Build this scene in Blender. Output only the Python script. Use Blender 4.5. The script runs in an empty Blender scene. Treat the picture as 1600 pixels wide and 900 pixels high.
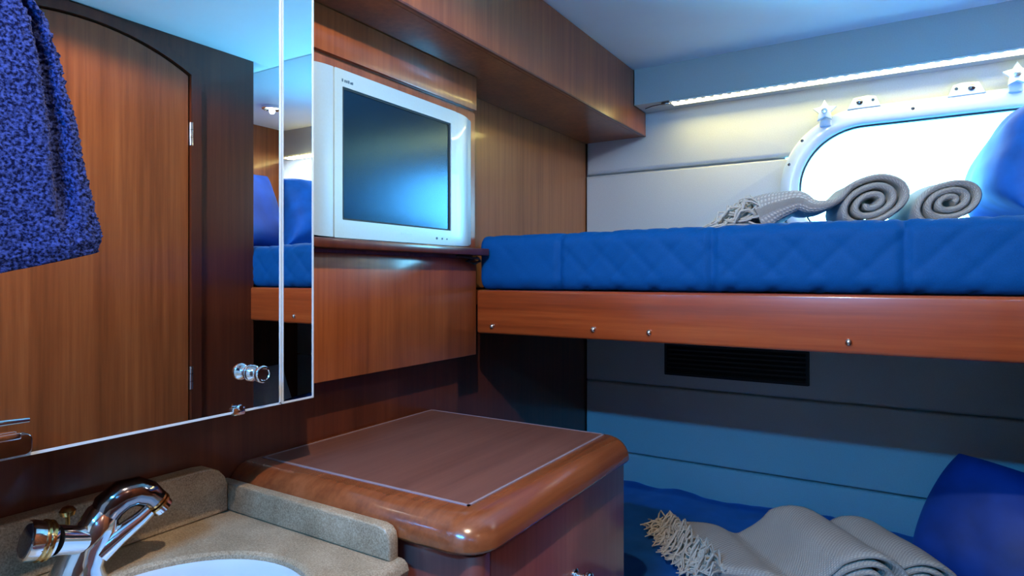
import bpy, bmesh, math, random
from mathutils import Vector, Matrix, noise
random.seed(7)
scene = bpy.context.scene
COL = scene.collection
EYE = 1.35                      # height of the lens above the cabin sole; heights below are relative to it
PI = math.pi
sin, cos = math.sin, math.cos
R_ = math.radians

# ------------------------------------------------------------------ camera
cam_d = bpy.data.cameras.new('camera')
cam = bpy.data.objects.new('camera', cam_d); COL.objects.link(cam)
cam.location = (0, 0, EYE)
cam.rotation_euler = (PI/2, 0, math.atan2(0.528, 0.849))
cam_d.sensor_fit = 'HORIZONTAL'; cam_d.sensor_width = 36.0
cam_d.lens = 36.0*979/1600
cam_d.shift_y = -0.010
cam_d.clip_start = 0.01
scene.camera = cam

# ------------------------------------------------------------------ world: bright overcast sky over bright water
w = bpy.data.worlds.new('world'); scene.world = w; w.use_nodes = True
nt = w.node_tree; nt.nodes.clear()
wo = nt.nodes.new('ShaderNodeOutputWorld'); bg = nt.nodes.new('ShaderNodeBackground')
tc = nt.nodes.new('ShaderNodeTexCoord'); sx = nt.nodes.new('ShaderNodeSeparateXYZ')
rp = nt.nodes.new('ShaderNodeValToRGB'); mr = nt.nodes.new('ShaderNodeMapRange')
mr.inputs['From Min'].default_value = -1; mr.inputs['From Max'].default_value = 1
rp.color_ramp.elements[0].position = 0.42; rp.color_ramp.elements[0].color = (0.09, 0.52, 1.0, 1)
rp.color_ramp.elements[1].position = 0.52; rp.color_ramp.elements[1].color = (0.20, 0.64, 1.0, 1)
nt.links.new(tc.outputs['Generated'], sx.inputs[0]); nt.links.new(sx.outputs['Z'], mr.inputs['Value'])
nt.links.new(mr.outputs[0], rp.inputs[0]); nt.links.new(rp.outputs[0], bg.inputs['Color'])
bg.inputs['Strength'].default_value = 54.0
nt.links.new(bg.outputs[0], wo.inputs[0])

# ------------------------------------------------------------------ view
vs = scene.view_settings
vs.view_transform = 'Standard'; vs.look = 'None'; vs.gamma = 1.0; vs.use_curve_mapping = False
vs.exposure = 0.0

TUBE_C = (.02, .38, 1.0)
LED_W, TUBE_W, SPOT_W, DOWN_W = 5.0, 37.0, 14.0, 46.0

# ------------------------------------------------------------------ materials
MATS = {}
def new_mat(name):
    m = bpy.data.materials.new(name); m.use_nodes = True
    MATS[name] = m
    return m, m.node_tree, m.node_tree.nodes['Principled BSDF']
def N(nt, t, **kw):
    n = nt.nodes.new(t)
    for k, v in kw.items():
        if k in n.inputs: n.inputs[k].default_value = v
        else: setattr(n, k, v)
    return n
def ramp(nt, stops):
    r = nt.nodes.new('ShaderNodeValToRGB'); e = r.color_ramp.elements
    while len(e) < len(stops): e.new(0.5)
    for i, (p, c) in enumerate(stops): e[i].position = p; e[i].color = (*c, 1)
    return r
def srgb(r, g, b):
    f = lambda c: (c/255/12.92) if c/255 <= .04045 else ((c/255+.055)/1.055)**2.4
    return (f(r), f(g), f(b))
def position(nt, scale):
    g = nt.nodes.new('ShaderNodeNewGeometry'); mp = nt.nodes.new('ShaderNodeMapping')
    mp.inputs['Scale'].default_value = scale
    nt.links.new(g.outputs['Position'], mp.inputs['Vector'])
    return mp.outputs[0]
def bump(nt, b, height, strength=.2, dist=.002):
    bp = nt.nodes.new('ShaderNodeBump'); bp.inputs['Strength'].default_value = strength
    bp.inputs['Distance'].default_value = dist
    nt.links.new(height, bp.inputs['Height']); nt.links.new(bp.outputs[0], b.inputs['Normal'])
def wood(name, dark, mid, light, grain='z', rough=.32, coat=.35):
    m, nt, b = new_mat(name)
    s = {'z': (70, 70, 2.2), 'x': (2.2, 70, 70), 'y': (70, 2.2, 70)}[grain]
    s2 = tuple(c/5 for c in s)
    n1 = N(nt, 'ShaderNodeTexNoise', Scale=1.0, Detail=6.0, Roughness=.65)
    n2 = N(nt, 'ShaderNodeTexNoise', Scale=1.0, Detail=3.0, Roughness=.5)
    nt.links.new(position(nt, s), n1.inputs['Vector']); nt.links.new(position(nt, s2), n2.inputs['Vector'])
    mx = N(nt, 'ShaderNodeMix', data_type='FLOAT'); mx.inputs[0].default_value = .45
    nt.links.new(n1.outputs[0], mx.inputs[2]); nt.links.new(n2.outputs[0], mx.inputs[3])
    r = ramp(nt, [(.30, dark), (.5, mid), (.70, light)])
    nt.links.new(mx.outputs[0], r.inputs[0]); nt.links.new(r.outputs[0], b.inputs['Base Color'])
    b.inputs['Roughness'].default_value = rough
    b.inputs['Coat Weight'].default_value = coat; b.inputs['Coat Roughness'].default_value = .12
    bump(nt, b, n1.outputs[0], .06, .001)
    return m
def plain(name, col, rough=.5, metal=0.0, noise_scale=None, amount=.0, bump_s=0, coat=0, sheen=0, sheen_tint=None, spec=.5):
    m, nt, b = new_mat(name)
    b.inputs['Roughness'].default_value = rough; b.inputs['Metallic'].default_value = metal
    b.inputs['Coat Weight'].default_value = coat; b.inputs['Specular IOR Level'].default_value = spec
    if sheen:
        b.inputs['Sheen Weight'].default_value = sheen; b.inputs['Sheen Roughness'].default_value = .4
        b.inputs['Sheen Tint'].default_value = (*(sheen_tint or col), 1)
    n = N(nt, 'ShaderNodeTexNoise', Scale=noise_scale or 40.0, Detail=4.0)
    nt.links.new(position(nt, (1, 1, 1)), n.inputs['Vector'])
    r = ramp(nt, [(.3, tuple(c*(1-amount) for c in col)), (.7, tuple(min(1, c*(1+amount)) for c in col))])
    nt.links.new(n.outputs[0], r.inputs[0]); nt.links.new(r.outputs[0], b.inputs['Base Color'])
    if bump_s: bump(nt, b, n.outputs[0], bump_s, .002)
    return m
def emit(name, col, strength):
    m, nt, b = new_mat(name)
    b.inputs['Base Color'].default_value = (*col, 1)
    b.inputs['Emission Color'].default_value = (*col, 1); b.inputs['Emission Strength'].default_value = strength
    return m

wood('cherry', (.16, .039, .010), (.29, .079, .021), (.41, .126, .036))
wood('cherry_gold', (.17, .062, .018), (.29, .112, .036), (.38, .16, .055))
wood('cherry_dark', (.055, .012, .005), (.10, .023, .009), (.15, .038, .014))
wood('mahogany_rail', (.18, .027, .006), (.34, .058, .011), (.48, .11, .024), grain='x', rough=.3, coat=.4)
wood('mahogany_top', (.14, .034, .012), (.25, .068, .022), (.33, .10, .036), grain='y', rough=.22, coat=.7)
wood('mahogany_inlay', (.13, .05, .036), (.19, .078, .056), (.24, .105, .075), grain='y', rough=.38, coat=.2)
wood('mahogany_face', (.17, .043, .036), (.25, .068, .054), (.32, .10, .076), rough=.3, coat=.4)
wood('sole_teak', (.10, .045, .02), (.17, .08, .035), (.24, .12, .055), grain='y')
plain('bounce_carpet', srgb(212, 206, 196), .95, noise_scale=300, amount=.15, bump_s=.3)  # pale covering for the unseen floor, added to bounce light upward
plain('black_gap', (.008, .006, .006), .8)
plain('inlay_line', srgb(150, 136, 144), .4)
plain('headliner', srgb(240, 241, 236), .75, noise_scale=6, amount=.02)
plain('hull_fabric', srgb(196, 202, 202), .8, noise_scale=300, amount=.06, bump_s=.15)
plain('valance_fabric', srgb(190, 190, 182), .8, noise_scale=300, amount=.05, bump_s=.1)
plain('alloy_white', srgb(196, 214, 226), .35, noise_scale=30, amount=.03, coat=.3)
plain('rubber', srgb(30, 42, 48), .6)
plain('chrome', (.86, .88, .90), .07, 1.0)
plain('chrome_dark', (.30, .26, .26), .10, 1.0)
plain('brass', (.75, .46, .16), .18, 1.0)
plain('steel', (.75, .75, .76), .22, 1.0)
plain('dark_lens', (.010, .008, .010), .08, coat=.5)
plain('bronze_cap', (.75, .62, .52), .25, 1.0)
plain('tv_silver', srgb(182, 208, 222), .35, metal=.25, noise_scale=200, amount=.02, coat=.2)
plain('tv_bezel', srgb(184, 212, 222), .32, metal=.1, noise_scale=200, amount=.02, coat=.2)
plain('tv_mark', srgb(70, 105, 130), .5)
plain('screen', (.004, .012, .020), .2, coat=0, spec=.28)
MATS['screen'].node_tree.nodes['Principled BSDF'].inputs['Specular Tint'].default_value = (.06, .48, 1.0, 1)
MATS['screen'].node_tree.nodes['Principled BSDF'].inputs['IOR'].default_value = 1.9
plain('glass_edge', srgb(205, 215, 222), .15, noise_scale=15, amount=.05, coat=1)
plain('mirror', (.90, .93, .94), .008, 1.0)
plain('porcelain', srgb(196, 206, 214), .12, coat=.6)
plain('vent_dark', srgb(14, 17, 26), .6)
plain('led_base', srgb(235, 232, 220), .5)
emit('led_light', (1.0, .90, .55), 10.0)
emit('led_soft', (1.0, .92, .62), 2.2)
emit('lamp_light', (.92, .97, 1.0), 16.0)
emit('tube_light', (.25, .65, 1.0), 30.0)
plain('quilt_blue', srgb(0, 77, 142), .7, noise_scale=500, amount=.10, bump_s=.12, sheen=.15, sheen_tint=(.0, .4, 1), spec=.15)
plain('velvet_blue', srgb(0, 98, 190), .7, noise_scale=14, amount=.22, bump_s=.08, sheen=.12, sheen_tint=(.05, .35, 1))
plain('navy_satin', srgb(6, 56, 138), .6, noise_scale=9, amount=.3, bump_s=.08, sheen=.15, sheen_tint=(.05, .3, 1))
plain('duvet_blue', srgb(6, 88, 170), .6, noise_scale=10, amount=.2, bump_s=.1, sheen=.4, sheen_tint=(.1, .4, 1))
plain('white_linen', srgb(226, 230, 232), .8, noise_scale=90, amount=.05, bump_s=.2)
plain('terry_blue', srgb(34, 48, 104), .95, noise_scale=300, amount=.9, bump_s=1.0, sheen=.12, sheen_tint=(.5, .55, 1), spec=.1)
for _e, _p, _c in zip([n for n in MATS['terry_blue'].node_tree.nodes if n.type == 'VALTORGB'][0].color_ramp.elements, (.40, .66), (srgb(6, 12, 46), srgb(58, 74, 142))): _e.position = _p; _e.color = (*_c, 1)
plain('yarn', srgb(206, 200, 186), .9, noise_scale=200, amount=.12, bump_s=.3)

def knit(name, col):
    m, nt, b = new_mat(name)
    b.inputs['Roughness'].default_value = .9
    tcn = nt.nodes.new('ShaderNodeTexCoord'); mp = nt.nodes.new('ShaderNodeMapping')
    mp.inputs['Scale'].default_value = (1, 1, 1)
    nt.links.new(tcn.outputs['UV'], mp.inputs['Vector'])
    w1 = N(nt, 'ShaderNodeTexWave', Scale=75.0, Distortion=1.2, Detail=1.0); w1.bands_direction = 'DIAGONAL'
    w2 = N(nt, 'ShaderNodeTexWave', Scale=75.0, Distortion=1.0, Detail=1.0); w2.bands_direction = 'Y'
    nt.links.new(mp.outputs[0], w1.inputs['Vector']); nt.links.new(mp.outputs[0], w2.inputs['Vector'])
    mm = N(nt, 'ShaderNodeMath', operation='MULTIPLY')
    nt.links.new(w1.outputs['Fac'], mm.inputs[0]); nt.links.new(w2.outputs['Fac'], mm.inputs[1])
    r = ramp(nt, [(0, tuple(c*.62 for c in col)), (.5, col)])
    nt.links.new(mm.outputs[0], r.inputs[0]); nt.links.new(r.outputs[0], b.inputs['Base Color'])
    bump(nt, b, mm.outputs[0], .6, .003)
knit('knit', srgb(212, 206, 194))

def stone():
    m, nt, b = new_mat('stone')
    n = N(nt, 'ShaderNodeTexNoise', Scale=420.0, Detail=3.0, Roughness=.7)
    n2 = N(nt, 'ShaderNodeTexNoise', Scale=18.0, Detail=2.0)
    p = position(nt, (1, 1, 1)); nt.links.new(p, n.inputs['Vector']); nt.links.new(p, n2.inputs['Vector'])
    r = ramp(nt, [(.32, srgb(108, 91, 70)), (.5, srgb(158, 138, 112)), (.68, srgb(192, 175, 150))])
    mx = N(nt, 'ShaderNodeMix', data_type='FLOAT'); mx.inputs[0].default_value = .25
    nt.links.new(n.outputs[0], mx.inputs[2]); nt.links.new(n2.outputs[0], mx.inputs[3])
    nt.links.new(mx.outputs[0], r.inputs[0]); nt.links.new(r.outputs[0], b.inputs['Base Color'])
    b.inputs['Roughness'].default_value = .35; b.inputs['Coat Weight'].default_value = .15
stone()
def pane():
    m = bpy.data.materials.new('pane_glass'); m.use_nodes = True; MATS['pane_glass'] = m
    nt = m.node_tree; nt.nodes.clear()
    o = nt.nodes.new('ShaderNodeOutputMaterial'); t = nt.nodes.new('ShaderNodeBsdfTransparent')
    g = nt.nodes.new('ShaderNodeBsdfGlossy'); f = nt.nodes.new('ShaderNodeFresnel'); mx = nt.nodes.new('ShaderNodeMixShader')
    t.inputs[0].default_value = (.94, .98, .98, 1); g.inputs['Roughness'].default_value = .02
    nt.links.new(f.outputs[0], mx.inputs[0]); nt.links.new(t.outputs[0], mx.inputs[1]); nt.links.new(g.outputs[0], mx.inputs[2])
    nt.links.new(mx.outputs[0], o.inputs[0])
pane()

# ------------------------------------------------------------------ mesh helpers (heights relative to the lens)
class MB:
    def __init__(s): s.v = []; s.f = []; s.uv = {}
    def add(s, vs, fs):
        o = len(s.v); s.v += [tuple(p) for p in vs]; s.f += [tuple(i+o for i in f) for f in fs]; return s
    def addbm(s, bm):
        bm.verts.ensure_lookup_table(); bm.verts.index_update()
        s.add([v.co for v in bm.verts], [[v.index for v in f.verts] for f in bm.faces]); bm.free(); return s
    def box(s, x0, x1, y0, y1, z0, z1, bev=0, seg=2):
        bm = bmesh.new(); bmesh.ops.create_cube(bm, size=1)
        for v in bm.verts:
            v.co = ((x0+x1)/2+v.co.x*(x1-x0), (y0+y1)/2+v.co.y*(y1-y0), (z0+z1)/2+v.co.z*(z1-z0))
        if bev: bmesh.ops.bevel(bm, geom=bm.edges[:], offset=bev, segments=seg, affect='EDGES', profile=.5, clamp_overlap=True)
        return s.addbm(bm)
    def prism(s, loop, axis, a, b, bev=0, seg=3, front=None):
        """loop of 2-D points extruded along axis from a to b; bevels both (or only one) end outline"""
        bm = bmesh.new()
        put = {'x': lambda p, t: (t, p[0], p[1]), 'y': lambda p, t: (p[0], t, p[1]), 'z': lambda p, t: (p[0], p[1], t)}[axis]
        A = [bm.verts.new(put(p, a)) for p in loop]; B = [bm.verts.new(put(p, b)) for p in loop]; n = len(loop)
        fa = bm.faces.new(A); fb = bm.faces.new(B[::-1])
        for i in range(n): bm.faces.new((A[i], B[i], B[(i+1) % n], A[(i+1) % n]))
        bmesh.ops.recalc_face_normals(bm, faces=bm.faces[:])
        if bev:
            e = []
            if front in (None, 'a'): e += list(fa.edges)
            if front in (None, 'b'): e += list(fb.edges)
            bmesh.ops.bevel(bm, geom=e, offset=bev, segments=seg, affect='EDGES', profile=.5, clamp_overlap=True)
        return s.addbm(bm)
    def rings(s, rs, cap0=True, cap1=True, closed=True):
        o = len(s.v); n = len(rs[0])
        for r in rs: s.v += [tuple(p) for p in r]
        for i in range(len(rs)-1):
            for j in range(n if closed else n-1):
                k = (j+1) % n
                s.f.append((o+i*n+j, o+i*n+k, o+(i+1)*n+k, o+(i+1)*n+j))
        if cap0: s.f.append(tuple(o+j for j in range(n))[::-1])
        if cap1: s.f.append(tuple(o+(len(rs)-1)*n+j for j in range(n)))
        return s
    def lathe(s, prof, origin, axis, n=24):
        """prof: (distance along axis, radius)"""
        ax = Vector(axis).normalized(); up = Vector((0, 0, 1)) if abs(ax.z) < .9 else Vector((1, 0, 0))
        a = ax.cross(up).normalized(); b = ax.cross(a); O = Vector(origin)
        return s.rings([[O+ax*d+(a*cos(2*PI*k/n)+b*sin(2*PI*k/n))*max(r, 1e-5) for k in range(n)] for d, r in prof])
    def tube(s, pts, rad, n=10):
        pts = [Vector(p) for p in pts]
        if not hasattr(rad, '__len__'): rad = [rad]*len(pts)
        prev = None; rs = []
        for i, p in enumerate(pts):
            t = (pts[min(i+1, len(pts)-1)]-pts[max(i-1, 0)]).normalized()
            if prev is None:
                up = Vector((0, 0, 1)) if abs(t.z) < .9 else Vector((1, 0, 0)); a = t.cross(up).normalized()
            else: a = (prev-t*prev.dot(t)).normalized()
            prev = a; b = t.cross(a)
            rs.append([p+(a*cos(2*PI*k/n)+b*sin(2*PI*k/n))*rad[i] for k in range(n)])
        return s.rings(rs)
    def ring_frame(s, outer, inner, axis, a, b):
        """flat ring between two loops of the same length, thick from a to b"""
        put = {'x': lambda p, t: (t, p[0], p[1]), 'y': lambda p, t: (p[0], t, p[1]), 'z': lambda p, t: (p[0], p[1], t)}[axis]
        n = len(outer); o = len(s.v)
        for L, t in ((outer, a), (outer, b), (inner, b), (inner, a)): s.v += [put(p, t) for p in L]
        for q in range(4):
            r = (q+1) % 4
            for i in range(n):
                k = (i+1) % n
                s.f.append((o+q*n+i, o+q*n+k, o+r*n+k, o+r*n+i))
        return s
    def build(s, name, mat, parent=None, smooth=40, base=None):
        off = Vector(parent['_o']) if parent is not None and '_o' in parent else None
        o = None
        if parent is None:
            if base is None:
                xs = [p[0] for p in s.v]; ys = [p[1] for p in s.v]; zs = [p[2] for p in s.v]
                base = ((min(xs)+max(xs))/2, (min(ys)+max(ys))/2, min(zs))
            off = Vector(base)
        me = bpy.data.meshes.new(name)
        me.from_pydata([tuple(Vector(p)-off) for p in s.v], [], s.f)
        bm = bmesh.new(); bm.from_mesh(me); bmesh.ops.recalc_face_normals(bm, faces=bm.faces[:]); bm.to_mesh(me); bm.free()
        if s.uv:
            ul = me.uv_layers.new(name='UVMap')
            for l in me.loops: ul.data[l.index].uv = s.uv.get(l.vertex_index, (0, 0))
        if smooth:
            me.shade_smooth(); me.set_sharp_from_angle(angle=math.radians(smooth))
        me.materials.append(MATS[mat])
        o = bpy.data.objects.new(name, me); COL.objects.link(o)
        if parent is None: o.location = (off.x, off.y, off.z+EYE)
        else: o.parent = parent
        o['_o'] = tuple(off)
        return o
def tag(o, label=None, cat=None, group=None, kind=None):
    if label: o['label'] = label
    if cat: o['category'] = cat
    if group: o['group'] = group
    if kind: o['kind'] = kind
    return o
def thing(name, base, label=None, cat=None, group=None, kind=None):
    o = bpy.data.objects.new(name, None); COL.objects.link(o); o.empty_display_size = .05
    o.location = (base[0], base[1], base[2]+EYE); o['_o'] = tuple(base)
    return tag(o, label, cat, group, kind)
def clone(src, parent, delta):
    c = src.copy(); COL.objects.link(c); c.parent = parent; c.location = Vector(src.location)+Vector(delta)
    return c
def box(name, mat, dims, parent=None, bev=0, seg=2): return MB().box(*dims, bev=bev, seg=seg).build(name, mat, parent)
def rr(x0, x1, z0, z1, r, n=10):
    """rounded rectangle, counter-clockwise from the right side's lower corner"""
    pts = []
    for cx, cz, a in ((x1-r, z0+r, -PI/2), (x1-r, z1-r, 0), (x0+r, z1-r, PI/2), (x0+r, z0+r, PI)):
        for k in range(n+1):
            t = a+PI/2*k/n; pts.append((cx+r*cos(t), cz+r*sin(t)))
    return pts
def lamp(name, kind, loc, energy, color, size=.1, size_y=None, rot=(0, 0, 0), parent=None, **kw):
    d = bpy.data.lights.new(name, kind); d.energy = energy; d.color = color
    if kind == 'AREA':
        d.size = size
        if size_y: d.shape = 'RECTANGLE'; d.size_y = size_y
    else: d.shadow_soft_size = size
    for k, v in kw.items(): setattr(d, k, v)
    o = bpy.data.objects.new(name, d); COL.objects.link(o); o.rotation_euler = rot
    o.location = (loc[0], loc[1], loc[2]+EYE)
    if parent is not None:
        po = Vector(parent['_o']); o.parent = parent; o.location = Vector(loc)-po
    return o

# ================================================================== the cabin shell
FLOOR = -EYE
CEIL = .78
fl = box('floor', 'bounce_carpet', (-1.2, 1.1, -1.3, 2.5, FLOOR-.04, FLOOR)); tag(fl, kind='structure')  # out of view; its pale carpet is there to bounce light onto the ceiling
# ceiling: headliner panels below a dark deckhead, with a gap where two panels meet
ce = MB().box(-1.2, 1.1, -1.3, 2.5, .80, .83).build('ceiling', 'black_gap'); tag(ce, kind='structure')
for d in ((-1.12, 1.0, 1.513, 2.40, CEIL, .80), (-1.12, .19, -1.2, 1.507, CEIL, .80), (.19, 1.0, 1.43, 1.507, CEIL, .80)):
    box('ceiling_panel', 'headliner', d, ce, bev=.003)
# left wall, lower part behind counter and cabinet, and the berth's foot end
wl = box('wall_left', 'cherry_dark', (-1.12, -1.07, -1.2, 1.43, FLOOR, .80)); tag(wl, kind='structure')
wa = MB().box(-1.17, -1.12, 1.38, 2.45, FLOOR, .80).build('wall_foot', 'cherry_dark'); tag(wa, kind='structure')
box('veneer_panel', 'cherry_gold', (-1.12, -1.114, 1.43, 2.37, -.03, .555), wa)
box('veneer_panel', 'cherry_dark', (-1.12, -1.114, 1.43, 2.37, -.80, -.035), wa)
# far wall = hull side with padded panels
wf = MB().box(-1.17, 1.05, 2.40, 2.46, FLOOR, .055).box(-1.17, 1.05, 2.40, 2.46, .55, .80) \
    .box(-1.17, -.35, 2.40, 2.46, .055, .55).box(.525, 1.05, 2.40, 2.46, .055, .55).build('wall_far', 'hull_fabric'); tag(wf, kind='structure')
WX0, WX1, WZ0, WZ1, WR = -.303, .48, .10, .505, .2
HOLE = rr(WX0-.045, WX1+.045, WZ0-.045, WZ1+.045, WR+.045, 16)
def cross(z):   # the hole's half-width at a height
    r = WR+.045; cz = (WZ0+WZ1)/2
    dx = math.sqrt(max(r*r-(z-cz)**2, 0)); return (WX0-.045+r-dx, WX1+.045-r+dx)
PX0, PX1 = -1.112, 1.0
GZ = .421
up = [p for p in HOLE if p[1] > GZ+.006]; up.sort(key=lambda p: p[0])
a, b = cross(GZ+.004)
loop = [(PX0, GZ+.004), (a, GZ+.004)]+up+[(b, GZ+.004), (PX1, GZ+.004), (PX1, .79), (PX0, .79)]
MB().prism(loop, 'y', 2.37, 2.40, bev=.016, seg=4, front='a').build('padded_panel', 'hull_fabric', wf)
a, b = cross(GZ-.004); right = [p for p in HOLE if p[1] < GZ-.006 and p[0] > .0885]; left = [p for p in HOLE if p[1] < GZ-.006 and p[0] <= .0885]
right.sort(key=lambda p: (-p[1] if p[0] > .28 else 9, -p[0])); left.sort(key=lambda p: p[1])
i0 = [p for p in HOLE if p[1] < GZ-.006]
cx = .0885; cz = (WZ0+WZ1)/2
i0.sort(key=lambda p: (math.atan2(p[1]-cz, p[0]-cx)+PI*1.5) % (2*PI), reverse=False)
# walk clockwise from the right crossing, down, round to the left crossing
rgt = sorted([p for p in i0 if p[0] > cx], key=lambda p: -math.atan2(p[1]-cz, p[0]-cx))
lft = sorted([p for p in i0 if p[0] <= cx], key=lambda p: -((math.atan2(p[1]-cz, p[0]-cx)) % (2*PI)))
loop = [(PX0, -.05), (PX1, -.05), (PX1, GZ-.004), (b, GZ-.004)]+rgt+lft+[(a, GZ-.004), (PX0, GZ-.004)]
MB().prism(loop, 'y', 2.37, 2.40, bev=.009, seg=4, front='a').build('padded_panel', 'hull_fabric', wf)
for z0, z1 in ((-.419, -.058), (-.699, -.425), (-1.05, -.705)):
    MB().prism([(PX0, z0), (PX1, z0), (PX1, z1), (PX0, z1)], 'y', 2.37, 2.40, bev=.009, seg=4, front='a').build('padded_panel', 'hull_fabric', wf)
# end wall of the berths, partition beside the door, wall with the arched door, back wall
we = box('wall_head', 'cherry', (1.0, 1.05, 1.43, 2.45, FLOOR, .80)); tag(we, kind='structure')
wp = box('wall_partition', 'cherry_dark', (.22, 1.05, 1.39, 1.43, FLOOR, .80)); tag(wp, kind='structure')
DY0, DY1, DSP, DCR = .55, 1.19, .666, .745      # door edges, spring and crown of its arch
def arch(y0, y1, sp, cr, n=20):
    h = cr-sp; hw = (y1-y0)/2; R = (hw*hw+h*h)/(2*h); c = (y0+y1)/2; th = math.asin(hw/R)
    return [(c+R*sin(th-2*th*k/n), cr-R+R*cos(th-2*th*k/n)) for k in range(n+1)]   # from y1 to y0
T = .035
loop = [(-1.2, FLOOR), (DY0-T, FLOOR), (DY0-T, DSP+.02)]+arch(DY0-T, DY1+T, DSP+.02, DCR+.03)[::-1][1:-1]+[(DY1+T, DSP+.02), (DY1+T, FLOOR), (1.43, FLOOR), (1.43, CEIL+.02), (-1.2, CEIL+.02)]
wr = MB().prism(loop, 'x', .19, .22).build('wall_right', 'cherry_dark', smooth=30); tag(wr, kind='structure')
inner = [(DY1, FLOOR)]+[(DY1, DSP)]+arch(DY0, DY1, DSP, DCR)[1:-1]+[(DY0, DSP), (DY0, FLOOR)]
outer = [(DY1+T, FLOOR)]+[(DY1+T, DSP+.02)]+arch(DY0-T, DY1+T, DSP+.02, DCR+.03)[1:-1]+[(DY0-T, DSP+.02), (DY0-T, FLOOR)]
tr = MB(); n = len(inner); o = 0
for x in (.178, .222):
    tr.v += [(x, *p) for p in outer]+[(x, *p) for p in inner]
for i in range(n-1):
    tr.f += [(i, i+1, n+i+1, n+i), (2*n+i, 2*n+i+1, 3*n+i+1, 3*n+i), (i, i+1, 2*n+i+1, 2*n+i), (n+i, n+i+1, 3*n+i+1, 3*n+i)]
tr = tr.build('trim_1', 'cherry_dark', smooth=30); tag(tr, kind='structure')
g = .004
leaf = [(DY1-g, FLOOR+.01), (DY1-g, DSP-g)]+arch(DY0+g, DY1-g, DSP-g, DCR-g)[1:-1]+[(DY0+g, DSP-g), (DY0+g, FLOOR+.01)]
dr = thing('door_1', (.2, .87, FLOOR), kind='structure')
MB().prism(leaf, 'x', .188, .215, bev=.0015, seg=1).build('door_leaf', 'cherry', dr, smooth=30)
for z in (.472, -.329, -1.1):
    h = MB().lathe([(0, .006), (.075, .006)], (.183, DY1+.002, z-.037), (0, 0, 1), 12).build('hinge', 'steel', dr)
    for q in range(1, 3): MB().lathe([(0, .0066), (.002, .0066)], (.183, DY1+.002, z-.037+q*.025), (0, 0, 1), 12).build('hinge_joint', 'chrome_dark', h)
hd = MB().lathe([(0, .026), (.006, .026), (.008, .022), (.010, .010), (.045, .010)], (.188, .60, -.37), (-1, 0, 0)).build('door_handle', 'chrome', dr)
MB().tube([(.146, .596, -.37), (.143, .63, -.369), (.145, .68, -.371), (.150, .728, -.374)], [.010, .0095, .0085, .007], 14).build('lever', 'chrome', hd)
wq = box('wall_light_block', 'black_gap', (.225, .26, -1.25, 1.388, FLOOR, .80)); tag(wq, kind='structure')  # added black backing, unseen, keeps sky light out of the door gap
wb = MB().box(-1.12, .22, -1.25, -1.2, FLOOR, .80).build('wall_back', 'hull_fabric'); tag(wb, kind='structure')  # unseen wall, given pale fabric so it bounces light

# valance over the berth, hiding the strip light
va = MB().prism([(2.24, .647), (2.369, .647), (2.369, CEIL), (2.24, CEIL)], 'x', -.852, 1.0, bev=0).build('trim_2', 'valance_fabric'); tag(va, kind='structure')

# ------------------------------------------------------------------ porthole
wi = thing('window_1', (.0885, 2.36, .04), kind='structure')
fo = rr(WX0-.058, WX1+.058, WZ0-.058, WZ1+.058, WR+.058, 16); fi = rr(WX0, WX1, WZ0, WZ1, WR, 16)
fm = rr(WX0-.05, WX1+.05, WZ0-.05, WZ1+.05, WR+.05, 16); fj = rr(WX0+.0, WX1, WZ0, WZ1, WR, 16)
m = MB(); m.rings([[(p[0], 2.368, p[1]) for p in fo], [(p[0], 2.356, p[1]) for p in fo], [(p[0], 2.350, p[1]) for p in fm],
                   [(p[0], 2.350, p[1]) for p in rr(WX0-.008, WX1+.008, WZ0-.008, WZ1+.008, WR+.008, 16)], [(p[0], 2.356, p[1]) for p in fi], [(p[0], 2.46, p[1]) for p in fi],
                   [(p[0], 2.46, p[1]) for p in HOLE], [(p[0], 2.368, p[1]) for p in HOLE]], cap0=False, cap1=False)
n = len(fo); m.f += [(7*n+i, 7*n+(i+1) % n, (i+1) % n, i) for i in range(n)]
wfr = m.build('window_frame', 'alloy_white', wi, smooth=50)
m = MB().ring_frame(rr(WX0+.001, WX1-.001, WZ0+.001, WZ1-.001, WR-.001, 16), rr(WX0+.007, WX1-.007, WZ0+.007, WZ1-.007, WR-.007, 16), 'y', 2.372, 2.386)
m.build('gasket', 'rubber', wi)
MB().prism(rr(WX0+.003, WX1-.003, WZ0+.003, WZ1-.003, WR-.003, 16), 'y', 2.376, 2.384).build('glass_pane', 'pane_glass', wi, smooth=30)
def star(c, r, n=5):
    return [(c[0]+(r if k % 2 == 0 else r*.52)*sin(PI*k/n), c[1]+(r if k % 2 == 0 else r*.52)*cos(PI*k/n)) for k in range(2*n)]
def dog(x, z):
    d = MB().prism(star((x, z), .037), 'y', 2.316, 2.334, bev=.003, seg=2).build('star_knob', 'alloy_white', wi)
    MB().lathe([(0, .010), (.004, .009), (.005, .004)], (x, 2.316, z), (0, -1, 0), 16).build('knob_cap', 'steel', d)
    MB().lathe([(0, .009), (.03, .009)], (x, 2.35, z), (0, -1, 0), 12).build('knob_stem', 'steel', d)
    MB().box(x-.018, x+.018, 2.338, 2.352, z-.046, z-.012, .004).build('clamp_lug', 'alloy_white', d)
dog(-.218, .555); dog(.285, .592)
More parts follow.
